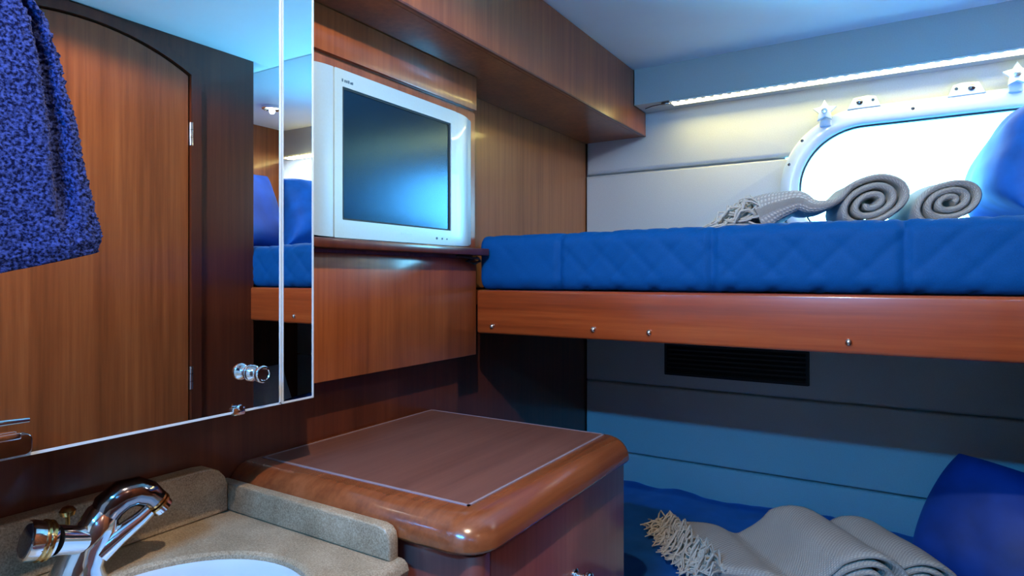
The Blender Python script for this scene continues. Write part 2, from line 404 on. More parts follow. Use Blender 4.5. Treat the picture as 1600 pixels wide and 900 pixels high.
def hinge(x, z, s):
    h = MB().prism([(x-.048, z-.022), (x+.048, z-.022), (x+.034, z+.012), (x+.012, z+.018), (x-.03, z+.014)] if s > 0 else
                   [(x-.048, z-.022), (x+.048, z-.022), (x+.03, z+.014), (x-.012, z+.018), (x-.034, z+.012)], 'y', 2.346, 2.369, bev=.003).build('hinge_lug', 'alloy_white', wi)
    MB().lathe([(0, .009), (.004, .009), (.006, .004)], (x-.012*s, 2.346, z-.002), (0, -1, 0), 14).build('hinge_pin', 'chrome_dark', h)
    MB().lathe([(0, .005), (.003, .004)], (x+.026*s, 2.346, z+.000), (0, -1, 0), 12).build('hinge_screw', 'chrome_dark', h)
hinge(-.105, .578, 1); hinge(.168, .578, -1)
sc0 = None
for x, z in ((-.331, .392), (-.348, .285), (-.343, .20), (-.29, .47), (.03, .535), (.52, .39)):
    sc0 = sc0 or None
    s_ = MB().lathe([(0, .0055), (.002, .005), (.003, .002)], (x, 2.352, z), (0, -1, 0), 12).build('screw', 'chrome_dark', wi)
# daylight enters through this opening: a portal helps sample it
lamp('window_portal', 'AREA', (.0885, 2.47, .3025), 1, (1, 1, 1), .80, .42, rot=(-PI/2, 0, 0))
bpy.data.lights['window_portal'].cycles.is_portal = True

# ------------------------------------------------------------------ tube lamp on the ceiling behind the lens
ha = thing('tube_lamp', (-.36, -.64, CEIL-.06), 'cool blue-white tube lamp fixed across the ceiling at the back of the cabin', 'lamp')
MB().box(-.66, -.06, -.675, -.605, CEIL-.020, CEIL-.001, .005).build('housing', 'alloy_white', ha)
MB().lathe([(0, .004), (.004, .012), (.566, .012), (.570, .004)], (-.645, -.64, CEIL-.042), (1, 0, 0), 16).build('tube', 'tube_light', ha)
for x in (-.655, -.085): MB().box(x, x+.025, -.655, -.625, CEIL-.058, CEIL-.020, .004).build('end_cap', 'alloy_white', ha)
lamp('tube_glow', 'AREA', (-.36, -.625, CEIL-.062), TUBE_W, TUBE_C, .56, .045, rot=(R_(28), 0, 0), parent=ha)

# ------------------------------------------------------------------ strip light under the valance
ls = thing('strip_light', (.14, 2.30, .63), 'warm white LED strip glowing under the grey valance above the porthole', 'light')
box('strip_base', 'led_base', (-.72, .98, 2.243, 2.262, .641, .6465), ls)
MB().box(-.72, .98, 2.264, 2.300, .640, .6465, .002).build('diffuser', 'led_soft', ls)
bead = None
for k in range(56):
    x = -.705+k*.03
    if bead is None:
        bead = MB().lathe([(0, .0075), (.003, .007), (.0055, .004), (.0062, .001)], (x, 2.254, .641), (0, 0, -1), 10).build('led', 'led_light', ls)
        x0 = x
    else: clone(bead, ls, (x-x0, 0, 0))
MB().box(-.752, -.722, 2.248, 2.26, .636, .6465, .002).tube([(-.75, 2.254, .640), (-.79, 2.27, .643), (-.83, 2.30, .645)], .002, 6).build('connector', 'chrome_dark', ls)
lamp('strip_glow', 'AREA', (.13, 2.275, .632), LED_W, (1.0, .80, .24), 1.70, .02, rot=(math.radians(-14), 0, 0), parent=ls)

# ------------------------------------------------------------------ round downlights
def downlight(x, y, energy, label, angle=110, tint=(.80, .93, 1.0), drop=.02, blend=.6):
    d = thing('ceiling_downlight', (x, y, CEIL-.012), label, 'light', 'round ceiling downlights')
    m = MB(); n = 28
    prof = [(.0, .045), (.010, .045), (.012, .041), (.012, .034), (.004, .030), (.0, .030)]
    m.rings([[(x+r*cos(2*PI*k/n), y+r*sin(2*PI*k/n), CEIL-h) for k in range(n)] for h, r in prof], False, False).build('rim', 'chrome', d)
    MB().lathe([(0, .0305), (.004, .0305), (.005, .026)], (x, y, CEIL), (0, 0, -1), 24).build('lens', 'lamp_light', d)
    lamp('downlight_beam', 'SPOT', (x, y, CEIL-drop), energy, tint, .012, parent=d, spot_size=math.radians(angle), spot_blend=blend)
downlight(.64, 1.85, SPOT_W, 'small round chrome downlight over the berth, seen only in the mirror', 160)
downlight(-.25, .28, DOWN_W, 'unseen added chrome downlight over the wash basin, warming the wood', 174, (1.0, .80, .60), .05, .12)  # assumed lamp out of view, added for warm light on the wood

# ================================================================== joinery
# overhead locker
ol = thing('overhead_locker', (-.99, .9, .555), 'long glossy cherry overhead locker running below the ceiling to the hull', 'locker')
MB().prism([(-1.2, .555), (2.368, .555), (2.368, .646), (2.238, .646), (2.238, CEIL-.001), (-1.2, CEIL-.001)], 'x', -.872, -.854, bev=.0015, seg=1).build('front_board', 'cherry', ol, smooth=30)
MB().box(-1.068, -.872, -1.2, 1.43, .555, .569).box(-1.112, -.872, 1.43, 2.368, .555, .569).build('bottom_board', 'cherry', ol, smooth=30)
box('edge_lip', 'cherry_dark', (-.860, -.8535, -1.2, 2.3675, .5535, .558), ol)

# television unit: projecting panel with the niche
tu = thing('television_cabinet', (-1.03, 1.1, -.212), 'cherry wall unit with a plain lower door behind the television', 'cabinet')
box('carcass', 'cherry', (-1.069, -1.012, .766, 1.42, -.212, .554), tu)
box('lower_door', 'cherry', (-1.012, -1.0, .766, 1.42, -.212, .052), tu, bev=.0015)
box('shelf', 'cherry_dark', (-1.012, -.955, .766, 1.419, .060, .079), tu, bev=.003)
box('niche_panel', 'cherry', (-1.012, -1.004, .766, 1.42, .079, .455), tu)
box('fascia', 'cherry', (-1.012, -.998, .766, 1.42, .462, .554), tu, bev=.0015)

# mirror cabinet
mcab = thing('mirror_cabinet', (-.98, .2, -.215), 'mirrored wall cabinet with polished glass edges above the wash basin', 'cabinet')
box('carcass', 'cherry_dark', (-1.069, -.912, -.6, .764, -.205, .553), mcab)
def mirror_pane(name, y0, y1, z0, z1, x):
    p = box(name, 'mirror', (x-.006, x, y0, y1, z0, z1), mcab)
    e = .0028
    m = MB().box(x-.006, x+.0006, y0-.0004, y1+.0004, z0-.0008, z0+e).box(x-.006, x+.0006, y1-e, y1+.0008, z0, z1)
    if name != 'mirror_door': m.box(x-.006, x+.0006, y0-.0008, y0+e*.6, z0, z1)
    m.build('polished_edge', 'glass_edge', p)
    return p
md = mirror_pane('mirror_door', -.45, .6995, -.215, .552, -.900)
mst = mirror_pane('mirror_strip', .7030, .7695, -.215, .552, -.900)
# the fixed strip stands under one degree off the door's plane
piv = Vector((-.903, .7362, 0))-Vector(mcab['_o']); ang = math.radians(.8)
mst.matrix_local = Matrix.Translation(piv) @ Matrix.Rotation(ang, 4, 'Z') @ Matrix.Translation(-piv)
kb = MB().lathe([(0, .0125), (.003, .0135), (.006, .0125), (.010, .008), (.016, .0075), (.021, .011), (.025, .0135), (.030, .0138), (.0325, .0125), (.0325, .010), (.031, .009)], (-.8995, .643, -.155), (1, 0, 0), 28).build('knob', 'chrome', md)
cl = MB().box(-.912, -.893, .606, .628, -.219, -.206, .003).lathe([(0, .005), (.004, .004)], (-.893, .617, -.206), (1, 0, 0), 12).build('clip', 'chrome', md)
MB().prism(rr(.24, .338, -.2135, -.187, .008, 5), 'x', -.899, -.893, bev=.002).build('hinge_plate', 'chrome_dark', md)
MB().box(-.8985, -.888, .25, .325, -.192, -.184, .002).build('hinge_bar', 'chrome', md)

# low cabinet with the bull-nosed top
bc = thing('bedside_cabinet', (-.79, 1.0, FLOOR), 'mahogany cabinet with a bull-nosed inlaid top between basin and berths', 'cabinet')
def plan(d, z):
    X1 = -.500-d; Y0 = .715+d; r = max(.058-d*.55, .012); pts = [(-1.067, Y0, z)]
    for k in range(9):
        t = -PI/2+PI/2*k/8; pts.append((X1-r+r*cos(t), Y0+r+r*sin(t), z))
    r2 = .02
    for k in range(6):
        t = PI/2*k/5; pts.append((X1-r2+r2*cos(t), 1.30-r2+r2*sin(t), z))
    pts.append((-1.067, 1.30, z)); return pts
R = .042; rs = [plan(.012, -.400), plan(.004, -.3985), plan(0, -.393)]
for k in range(9):
    t = PI/2*k/8; rs.append(plan(R*(1-cos(t)), -.392+R*sin(t)))
tp = MB().rings(rs).build('top', 'mahogany_top', bc, smooth=50)
box('inlay_panel', 'mahogany_inlay', (-1.052, -.566, .783, 1.292, -.3505, -.3488), tp)
for d in ((-1.056, -.562, .779, .7835), (-1.056, -.562, 1.2915, 1.296), (-1.056, -1.0515, .779, 1.296), (-.5665, -.562, .779, 1.296)):
    box('inlay_line', 'inlay_line', (*d, -.3506, -.3484), tp)
def body_plan(z):
    X1 = -.516; Y0 = .735; r = .022; pts = [(-1.067, Y0, z)]
    for k in range(7):
        t = -PI/2+PI/2*k/6; pts.append((X1-r+r*cos(t), Y0+r+r*sin(t), z))
    return pts+[(X1, .768, z), (X1-.018, .7685, z), (X1-.018, 1.294, z), (-1.067, 1.294, z)]
MB().rings([body_plan(FLOOR), body_plan(-.404)]).build('body', 'mahogany_face', bc, smooth=40)
box('shadow_gap', 'black_gap', (-1.06, -.524, .745, 1.288, -.405, -.399), bc)
dd = box('door', 'mahogany_face', (-.533, -.516, .771, 1.294, FLOOR+.1, -.406), bc, bev=.002)
MB().lathe([(0, .012), (.003, .012), (.006, .007), (.018, .006), (.022, .011), (.028, .013), (.034, .011), (.037, .006)], (-.516, 1.05, -.552), (1, 0, 0), 24).build('knob', 'chrome', dd)

# vanity below the counter, counter with basin
vn = thing('vanity_cabinet', (-.85, .2, FLOOR), 'dark wooden vanity cabinet carrying the stone counter', 'cabinet')
box('front', 'mahogany_face', (-.67, -.65, -.35, .73, FLOOR, -.452), vn)
box('side', 'mahogany_face', (-1.068, -.67, -.35, -.33, FLOOR, -.452), vn)
box('side', 'mahogany_face', (-1.068, -.67, .715, .73, FLOOR, -.452), vn)
vd = box('door', 'mahogany_face', (-.65, -.636, -.05, .66, FLOOR+.1, -.49), vn, bev=.002)
MB().lathe([(0, .010), (.004, .006), (.018, .006), (.024, .012), (.030, .010)], (-.636, .60, -.60), (1, 0, 0)).build('knob', 'chrome', vd)
BCX, BCY, BRX, BRY = -.785, .445, .163, .172
ct = thing('stone_counter', (-.85, .2, -.452), 'beige speckled stone counter with raised splash edges', 'counter')
bm = bmesh.new()
ol_ = [(-1.066, -.35), (-.64, -.35), (-.64, .7138), (-1.066, .7138)]
n = 56
def ell(d, z): return [(BCX+(BRX+d)*cos(2*PI*k/n), BCY+(BRY+d)*sin(2*PI*k/n), z) for k in range(n)]
O = [bm.verts.new((x, y, -.422)) for x, y in ol_]; E = [bm.verts.new(p) for p in ell(.008, -.422)]
ed = [bm.edges.new((O[i], O[(i+1) % 4])) for i in range(4)]+[bm.edges.new((E[i], E[(i+1) % n])) for i in range(n)]
bmesh.ops.triangle_fill(bm, use_beauty=True, use_dissolve=False, edges=ed)
m = MB(); m.addbm(bm)
m.rings([ell(.008, -.422), ell(.004, -.4232), ell(.001, -.426), ell(0, -.431), ell(0, -.452)], False, False)
m.prism([(-.64, -.422), (-.634, -.4235), (-.628, -.428), (-.625, -.437), (-.628, -.446), (-.634, -.4505), (-.64, -.452)], 'y', -.35, .7138)
m.box(-1.066, -.98, -.35, .7138, -.452, -.4225)
m.build('slab', 'stone', ct, smooth=35)
# back splash (rounded at its right end) and side splash
lp = [(-.35, -.4215), (.6915, -.4215), (.6915, -.372), (.686, -.358), (.675, -.345), (.66, -.337), (.64, -.335), (-.35, -.335)]
MB().prism(lp, 'x', -1.066, -1.034, bev=.004, seg=3, front='b').build('back_splash', 'stone', ct, smooth=50)
lp = [(-1.066, -.4215), (-.645, -.4215), (-.645, -.392), (-.648, -.382), (-.655, -.375), (-.667, -.372), (-1.066, -.372)]
MB().prism(lp, 'y', .692, .7138, bev=.004, seg=3).build('side_splash', 'stone', ct, smooth=50)
bs = MB(); prof = [(-.0005, -.4315), (-.003, -.4305), (-.006, -.436), (-.009, -.45), (-.012, -.465), (-.014, -.49), (-.035, -.53), (-.07, -.555), (-.115, -.563), (-.14, -.565)]
bs.rings([[(BCX+(BRX+d)*cos(2*PI*k/n), BCY+(BRY+d)*sin(2*PI*k/n), z) for k in range(n)] for d, z in prof]+
         [[(BCX+(BRX-.14)*cos(2*PI*k/n), BCY+(BRY-.14)*sin(2*PI*k/n), -.572) for k in range(n)]]+
         [[(BCX+(BRX+d+.008)*cos(2*PI*k/n), BCY+(BRY+d+.008)*sin(2*PI*k/n), z-.007) for k in range(n)] for d, z in prof[::-1]], False, False)
bo = thing('wash_basin', (BCX, BCY, -.572), 'oval white porcelain basin set under the stone counter', 'basin')
bs.build('bowl', 'porcelain', bo, smooth=60)
MB().lathe([(0, .022), (.003, .022), (.004, .018), (.003, .012), (.004, .002)], (BCX, BCY, -.565), (0, 0, 1), 20).build('drain', 'chrome', bo)

# mixer tap
fa = thing('mixer_tap', (-.985, .425, -.422), 'chrome mixer tap with gold rings and a dark-capped knob', 'tap')
def lerp(a, b, t): return tuple(p+(q-p)*t for p, q in zip(a, b))
bdy = [(-.972, .421, -.4218), (-.972, .421, -.412), (-.970, .424, -.395), (-.965, .432, -.372), (-.962, .441, -.350), (-.962, .450, -.332), (-.962, .457, -.320)]
MB().tube(bdy, [.035, .035, .029, .027, .026, .022, .012], 24).build('body', 'chrome', fa, smooth=60)
MB().tube([(-.965, .440, -.366), (-.957, .415, -.359), (-.952, .392, -.350), (-.949, .381, -.346)], [.017, .0185, .0195, .0205], 24).build('handle_arm', 'chrome', fa, smooth=60)
hx = Vector((-.004, -.034, .011)).normalized(); h0 = Vector((-.949, .381, -.346))
hk = MB().lathe([(0, .0215), (.004, .0232), (.026, .0258), (.029, .0256), (.0305, .0235), (.0295, .021)], h0, hx, 32).build('handle_knob', 'chrome', fa, smooth=50)
for d in (.006, .0125): MB().lathe([(-.002, .022), (-.0015, .0252+d*.1), (.0015, .0254+d*.1), (.002, .022)], h0+hx*d, hx, 32).build('gold_ring', 'brass', hk)
MB().lathe([(0, .0212), (.0015, .0205), (.0022, .012), (.0024, .001)], h0+hx*.0292, hx, 28).build('knob_cap', 'dark_lens', hk)
sp = [(-.962, .446, -.345), (-.958, .455, -.325), (-.953, .470, -.313), (-.950, .488, -.312), (-.948, .503, -.320), (-.947, .512, -.331)]
so = MB().tube(sp, [.019, .0225, .0225, .021, .019, .0175], 24).build('spout', 'chrome_dark', fa, smooth=60)
sd = Vector((.002, .012, -.015)).normalized(); s0 = Vector(sp[-1])
for d in (.000, .0062): MB().lathe([(0, .0150), (.0008, .0178), (.004, .0178), (.005, .0150)], s0+sd*d, sd, 28).build('gold_ring', 'brass', so)
MB().lathe([(0, .0155), (.009, .0155), (.010, .013)], s0+sd*.010, sd, 24).build('nozzle', 'chrome', so)
MB().tube([(-.955, .440, -.384), (-.946, .462, -.366), (-.940, .488, -.350), (-.938, .500, -.341)], [.018, .014, .011, .010], 16).build('lower_arm', 'chrome', fa, smooth=60)
MB().tube([(-1.0, .420, -.40), (-1.0, .420, -.335)], .003, 8).lathe([(0, .004), (.003, .009), (.009, .0105), (.014, .007), (.016, .001)], (-1.0, .420, -.338), (0, 0, 1), 18).build('pop_up_knob', 'brass', fa)

# ================================================================== television
tv = thing('television', (-.985, 1.08, .079), 'silver flat television with side speakers on the wall unit shelf', 'television')
MB().box(-1.002, -.972, .80, 1.36, .085, .42, .006).build('back_shell', 'tv_silver', tv)
SY0, SY1, SZ0, SZ1 = .899, 1.261, .118, .389
MB().ring_frame(rr(.8775, 1.2825, .081, .423, .003, 3), rr(SY0, SY1, SZ0, SZ1, .002, 3), 'x', -.980, -.9645).build('bezel', 'tv_bezel', tv, smooth=30)
box('screen', 'screen', (-.978, -.9695, SY0-.005, SY1+.005, SZ0-.005, SZ1+.005), tv)
MB().ring_frame(rr(SY0-.001, SY1+.001, SZ0-.001, SZ1+.001, .002, 3), rr(SY0+.006, SY1-.006, SZ0+.004, SZ1-.004, .002, 3), 'x', -.9705, -.9675).build('screen_border', 'rubber', tv)
for y0, y1, sgn in ((.7955, .8765, -1), (1.2835, 1.3645, 1)):
    m = MB(); rs = []
    for k in range(9):
        t = k/8; y = y0+(y1-y0)*t; q = (1-t) if sgn < 0 else t
        x = -.966-.016*q**3
        z1 = .423-.006*q**2; rs.append([(x, y, .082+.004*q**2), (x, y, z1), (-.990, y, z1), (-.990, y, .082+.004*q**2)])
    sk = m.rings(rs).build('speaker', 'tv_silver', tv, smooth=30)
# tiny marks on the bezel, too small to read in the photograph
mk = MB()
for k, (a, h) in enumerate(((0, .006), (.007, .005), (.012, .005), (.017, .006), (.023, .004), (.027, .005))):
    mk.box(-.9646, -.9639, .897+a, .897+a+.0035, .3985, .3985+h)
mk.build('maker_mark', 'tv_mark', tv, smooth=0)
mk = MB()
for k in range(6): mk.box(-.9646, -.9641, 1.075+k*.0065, 1.075+k*.0065+.0042, .0985, .1025)
mk.build('model_mark', 'tv_silver', tv, smooth=0)
for y, r in ((1.203, .0032), (1.224, .0025), (1.243, .002)):
    MB().lathe([(0, r), (.001, r)], (-.9645, y, .0965), (1, 0, 0), 12).build('button', 'tv_mark', tv)
pc = MB().tube([(-.985, 1.31, .064-.006), (-.975, 1.345, .054), (-.968, 1.385, .052), (-.975, 1.405, .046), (-.985, 1.39, .038), (-.99, 1.36, .044), (-.988, 1.40, .054), (-.993, 1.415, .056)], .0035, 8).build('power_cord', 'rubber')
tag(pc, 'dark cord looped under the right end of the television shelf', 'cord')

# ================================================================== berths
ub = thing('upper_berth', (-.05, 1.9, -.155), 'upper berth with a varnished mahogany front rail and small metal caps', 'berth')
rl = MB().box(-.999, .995, 1.42, 1.452, -.153, -.034, .007, 3).build('rail', 'mahogany_rail', ub)
box('berth_board', 'cherry_dark', (-1.110, .995, 1.452, 2.368, -.075, -.035), ub)
cap0 = None
for x, z in ((-.947, -.132), (-.647, -.128), (-.504, -.129), (-.09, -.129), (.52, -.129)):
    if cap0 is None:
        cap0 = MB().lathe([(-.001, .0075), (.002, .0075), (.005, .006), (.007, .003), (.0075, .0005)], (x, 1.42, z), (0, -1, 0), 16).build('cap', 'bronze_cap', rl); c0 = (x, z)
    else: clone(cap0, rl, (x-c0[0], 0, z-c0[1]))
SEAMS = (-.748, -.362, .006, .385, .76)
def quilt(x0, x1, y0, y1, z0, z1, rad, seams, step=.0075, pitch=.088, depth=.0055, wav=.005):
    """quilted mattress: closed cross-section swept along x, diamonds and cross seams pressed into it"""
    prof = []; nr = 6
    def seg(p, q, st):
        L = math.dist(p, q); k = max(1, int(L/st)); return [lerp(p, q, i/k) for i in range(k)]
    def arc(c, a): return [(c[0]+rad*cos(a-PI/2*i/nr), c[1]+rad*sin(a-PI/2*i/nr)) for i in range(nr)]
    prof += seg((y0, z0+rad), (y0, z1-rad), step)+arc((y0+rad, z1-rad), PI)+seg((y0+rad, z1), (y1-rad, z1), .02)+arc((y1-rad, z1-rad), PI/2) \
        + seg((y1, z1-rad), (y1, z0+rad), .03)+arc((y1-rad, z0+rad), 0)+seg((y1-rad, z0), (y0+rad, z0), .06)+arc((y0+rad, z0+rad), -PI/2)
    n = len(prof); nx = int((x1-x0)/step); s = [0]
    for i in range(1, n): s.append(s[-1]+math.dist(prof[i-1], prof[i]))
    nor = []
    for i in range(n):
        p, q = prof[i-1], prof[(i+1) % n]; d = (q[0]-p[0], q[1]-p[1]); L = math.hypot(*d); nor.append((-d[1]/L, d[0]/L))
    rs = []
    for j in range(nx+1):
        x = x0+(x1-x0)*j/nx; e = min(x-x0, x1-x); sh = 0 if e > .014 else (.014-math.sqrt(max(0, .014**2-(.014-e)**2)))
        r = []
        for i in range(n):
            a1 = abs(((x+s[i])/pitch) % 1-.5)*pitch; a2 = abs(((x-s[i])/pitch+.37) % 1-.5)*pitch
            d = -depth*(math.exp(-(a1/.008)**2)+math.exp(-(a2/.008)**2))*(.30 if x < seams[0] else .55)
            for q in seams: d -= (.011 if prof[i][0] < y0+.02 else .003)*math.exp(-((x-q)/.0065)**2)
            nz = noise.noise(Vector((x*4, prof[i][0]*4, prof[i][1]*7)))
            d += wav*nz+.002*noise.noise(Vector((x*22, prof[i][0]*18, prof[i][1]*22)))
            if prof[i][1] < z0+.004: d = min(d, 0)
            d -= sh
            r.append((x, prof[i][0]+nor[i][0]*d, prof[i][1]+nor[i][1]*d))
        rs.append(r)
    return MB().rings(rs)
um = quilt(-.998, .985, 1.428, 2.345, -.033, .118, .034, SEAMS).build('upper_mattress', 'quilt_blue', smooth=80)
tag(um, 'blue quilted mattress with diamond stitching lying on the upper berth', 'mattress')

lb = thing('lower_berth', (-.05, 1.9, FLOOR), 'lower berth base in dark wood under the blue bedding', 'berth')
box('base', 'mahogany_face', (-1.110, .995, 1.44, 2.368, FLOOR, -.96), lb)
box('rail', 'mahogany_rail', (-1.110, .995, 1.415, 1.44, -1.02, -.90), lb, bev=.006)
m = MB(); nx, ny = 150, 70; x0, x1, y0, y1 = -1.105, .985, 1.45, 2.362
rs = []
for j in range(ny+1):
    y = y0+(y1-y0)*j/ny; r = []
    for i in range(nx+1):
        x = x0+(x1-x0)*i/nx; e = min(x-x0, x1-x, y-y0, y1-y); rr_ = .05
        sh = 0 if e > rr_ else rr_-math.sqrt(max(0, rr_**2-(rr_-e)**2))
        z = -.800+.016*noise.noise(Vector((x*3.2, y*3.2, 1)))+.012*noise.noise(Vector((x*8, y*3, 4)))+.004*noise.noise(Vector((x*20, y*12, 2)))-sh
        r.append((x, y, z))
    rs.append(r)
m.rings(rs, False, False, closed=False)
bot = [(x0, y0), (x1, y0), (x1, y1), (x0, y1)]
k0 = [i for i in range(nx+1)]; k1 = [j*(nx+1)+nx for j in range(1, ny+1)]; k2 = [ny*(nx+1)+i for i in range(nx-1, -1, -1)]; k3 = [j*(nx+1) for j in range(ny-1, 0, -1)]
rim = k0+k1+k2+k3; o = len(m.v)
m.v += [(m.v[i][0], m.v[i][1], -.958) for i in rim]
m.f += [(rim[i], rim[(i+1) % len(rim)], o+(i+1) % len(rim), o+i) for i in range(len(rim))]+[tuple(o+i for i in range(len(rim)))]
lm = m.build('lower_mattress', 'duvet_blue', smooth=60)
tag(lm, 'dark blue rumpled bedding covering the lower berth', 'mattress')

# ventilation grille on the hull below the upper berth
av = thing('air_vent', (-.522, 2.37, -.372), 'wide dark ventilation grille on the hull below the upper berth', 'vent')
box('backing', 'vent_dark', (-.775, -.269, 2.364, 2.3695, -.372, -.225), av)
MB().ring_frame(rr(-.775, -.269, -.372, -.225, .004, 3), rr(-.765, -.279, -.362, -.235, .003, 3), 'y', 2.356, 2.366).build('frame', 'vent_dark', av)
s0_ = None
for k in range(7):
    z = -.352+k*.017
    if s0_ is None: s0_ = MB().prism([(2.358, z-.005), (2.360, z-.006), (2.3645, z+.004), (2.363, z+.005)], 'x', -.766, -.278).build('slat', 'vent_dark', av); z00 = z
    else: clone(s0_, av, (0, 0, z-z00))

# ------------------------------------------------------------------ throws
def spiral(cx, cz, r0, r1, a0, turns, n):
    out = []
    for k in range(n+1):
        r = r0+(r1-r0)*k/n; a = a0-2*PI*turns*k/n; z = r*sin(a)
        out.append((cx+1.22*r*cos(a)+.38*z, cz+z))       # rolls sag: wider than high and leaning
    return out
def smooth_path(pts, n):
    out = []
    P = [pts[0]]+list(pts)+[pts[-1]]
    for i in range(1, len(P)-2):
        for k in range(n):
            t = k/n; p0, p1, p2, p3 = P[i-1], P[i], P[i+1], P[i+2]
            out.append(tuple(.5*((2*p1[c])+(-p0[c]+p2[c])*t+(2*p0[c]-5*p1[c]+4*p2[c]-p3[c])*t*t+(-p0[c]+3*p1[c]-3*p2[c]+p3[c])*t**3) for c in (0, 1)))
    out.append(tuple(pts[-1])); return out
def sweep_cloth(path, thick, origin, ax, width, nw=26, wob=.010, seed=0, squeeze=None, tail_len=0, bulk=1.8):
    m = MB(); n = len(path); nor = []; s = [0]
    for i in range(n):
        p, q = path[max(i-1, 0)], path[min(i+1, n-1)]; d = (q[0]-p[0], q[1]-p[1]); L = math.hypot(*d) or 1; nor.append((-d[1]/L, d[0]/L))
        if i: s.append(s[-1]+math.dist(path[i-1], path[i]))
    rs = []
    for j in range(nw+1):
        t = j/nw; w_ = (t-.5)*width; ring = []
        edge = math.sqrt(max(0, 1-abs(2*t-1)**14))
        for side in (1, -1):
            for i in (range(n) if side > 0 else range(n-1, -1, -1)):
                p = path[i]; th = thick*.5*max(.25, edge)*(1+bulk*max(0, 1-s[i]/max(tail_len, 1e-6)) if tail_len else 1)
                a = p[0]+nor[i][0]*th*side; b = p[1]+nor[i][1]*th*side
                nn = noise.noise(Vector((p[0]*9+seed, p[1]*9, w_*7)))*wob
                k = squeeze(s[i]/s[-1], t) if squeeze else (0, 0, 0)
                ew = .004*noise.noise(Vector((s[i]*12, seed, 3 if t > .5 else 7)))
                m.uv[len(m.v)+len(ring)+0] = (s[i], w_)
                ring.append((origin[0]+a+ax[0]*(w_+ew)+k[0], origin[1]+ax[1]*(w_+ew)+k[1], max(origin[2]+.001, origin[2]+b+nn*(1 if b > .02 else .3)+k[2])))
        for q in range(len(ring)): pass
        base = j*2*n
        for i in range(n): m.uv[base+i] = (s[i], w_); m.uv[base+2*n-1-i] = (s[i], w_+.3)
        rs.append(ring)
    m.rings(rs, False, False)
    for base, fl_ in ((0, 0), (nw*2*n, 1)):
        for i in range(n-1): m.f.append((base+i, base+i+1, base+2*n-2-i, base+2*n-1-i))
    return m
def fringe(m, p0, p1, direction, count, length, seed, z0, lift=.01):
    rnd = random.Random(seed)
    for k in range(count):
        t = (k+rnd.uniform(-.4, .4))/(count-1); t = min(max(t, 0), 1)
        st = Vector(lerp(p0, p1, t))+Vector((0, 0, rnd.uniform(-.001, .006)))
        a = rnd.uniform(-.55, .55); d = Vector((direction[0]*cos(a)-direction[1]*sin(a), direction[0]*sin(a)+direction[1]*cos(a), 0))
        L = length*rnd.uniform(.7, 1.2); side = Vector((-d.y, d.x, 0)); ph = rnd.uniform(0, 6.3); am = rnd.uniform(.25, .6)*L*.45; lf = rnd.uniform(.002, lift*2)
        pts = []
        for q in range(10):
            u = q/9; p = st+d*(L*(u+.07*sin(ph*2+u*13)))+side*(am*(sin(ph+u*8)-sin(ph))*(.3+.7*u))
            zz = max(z0+.0028, st.z*(1-u)+(z0+.003)*u+lf*sin(u*PI)*(1+.6*sin(ph+u*11))); pts.append((p.x, p.y, zz))
        m.tube(pts, [.0032, .003, .003, .003, .003, .003, .0028, .0028, .0026, .0016], 5)
def folded_throw(label, origin, ax, width, size, tail, seed, group, fr_len=.075, fr_n=70, heap=1.0, bulk=1.8):
    t = thing('knitted_throw', origin, label, 'blanket', group)
    sp_ = spiral(0, size, size, size*.12, math.radians(140), size/.0215, 110)
    lead = [(-tail, .020*heap), (-tail*.8, .030*heap), (-tail*.62, .034*heap+.006), (-tail*.50, .026*heap+.008), (-tail*.40, .020*heap+.018)]
    first = sp_[0]
    sz = size
    path = smooth_path(lead+[(first[0]-.03, first[1]-.035*size/.07), first], 8)[:-1]+sp_
    sweep_cloth(path, .0165, origin, ax, width, seed=seed, tail_len=tail*.75, bulk=bulk).build('folded_cloth', 'knit', t, smooth=70)
    f = MB(); o = Vector(origin)
    e0 = o+Vector((-tail, 0, .013))-Vector((ax[0], ax[1], 0))*width*.5; e1 = o+Vector((-tail, 0, .013))+Vector((ax[0], ax[1], 0))*width*.5
    fringe(f, e0, e1, Vector((-1, -.1, 0)), fr_n, fr_len, seed, origin[2])
    up_ = Vector((.015, 0, .022*heap)); fringe(f, e0+up_, e1+up_, Vector((-1, -.05, 0)), fr_n, fr_len*.8, seed+50, origin[2], .022)
    fringe(f, e0+up_*.5, e1+up_*.5, Vector((-1, -.3, 0)), fr_n, fr_len*.9, seed+90, origin[2], .016)
    fo_ = f.build('fringe', 'yarn', t, smooth=60); fo_['kind'] = 'stuff'
    return t
def rolled_throw(label, origin, ax, width, size, seed, group):
    t = thing('knitted_throw', origin, label, 'blanket', group)
    sp_ = spiral(0, size, size, size*.12, math.radians(-100), size/.0185, 120)
    path = smooth_path([(size*1.1, .008), (size*.5, .008), sp_[0]], 6)[:-1]+sp_
    sweep_cloth(path, .0155, origin, ax, width, seed=seed).build('rolled_cloth', 'knit', t, smooth=70)
    return t
folded_throw('cream knitted throw with a curly fringe folded on the lower berth', (-.170, 1.79, -.788), (.62, -.785), .33, .072, .335, 3, 'knitted throws on the berths', .085, 90)
rolled_throw('cream knitted throw rolled up beside the navy cushion on the lower berth', (-.035, 1.875, -.788), (.56, -.83), .30, .064, 5, 'knitted throws on the berths')
folded_throw('cream knitted throw with a curly fringe folded on the upper berth below the porthole', (-.088, 1.83, .121), (.25, -.968), .24, .061, .26, 11, 'knitted throws on the berths', .14, 80, 2.1, 5.0)
rolled_throw('cream knitted throw rolled up beside the blue cushion on the upper berth', (.066, 1.84, .121), (.25, -.968), .24, .052, 13, 'knitted throws on the berths')

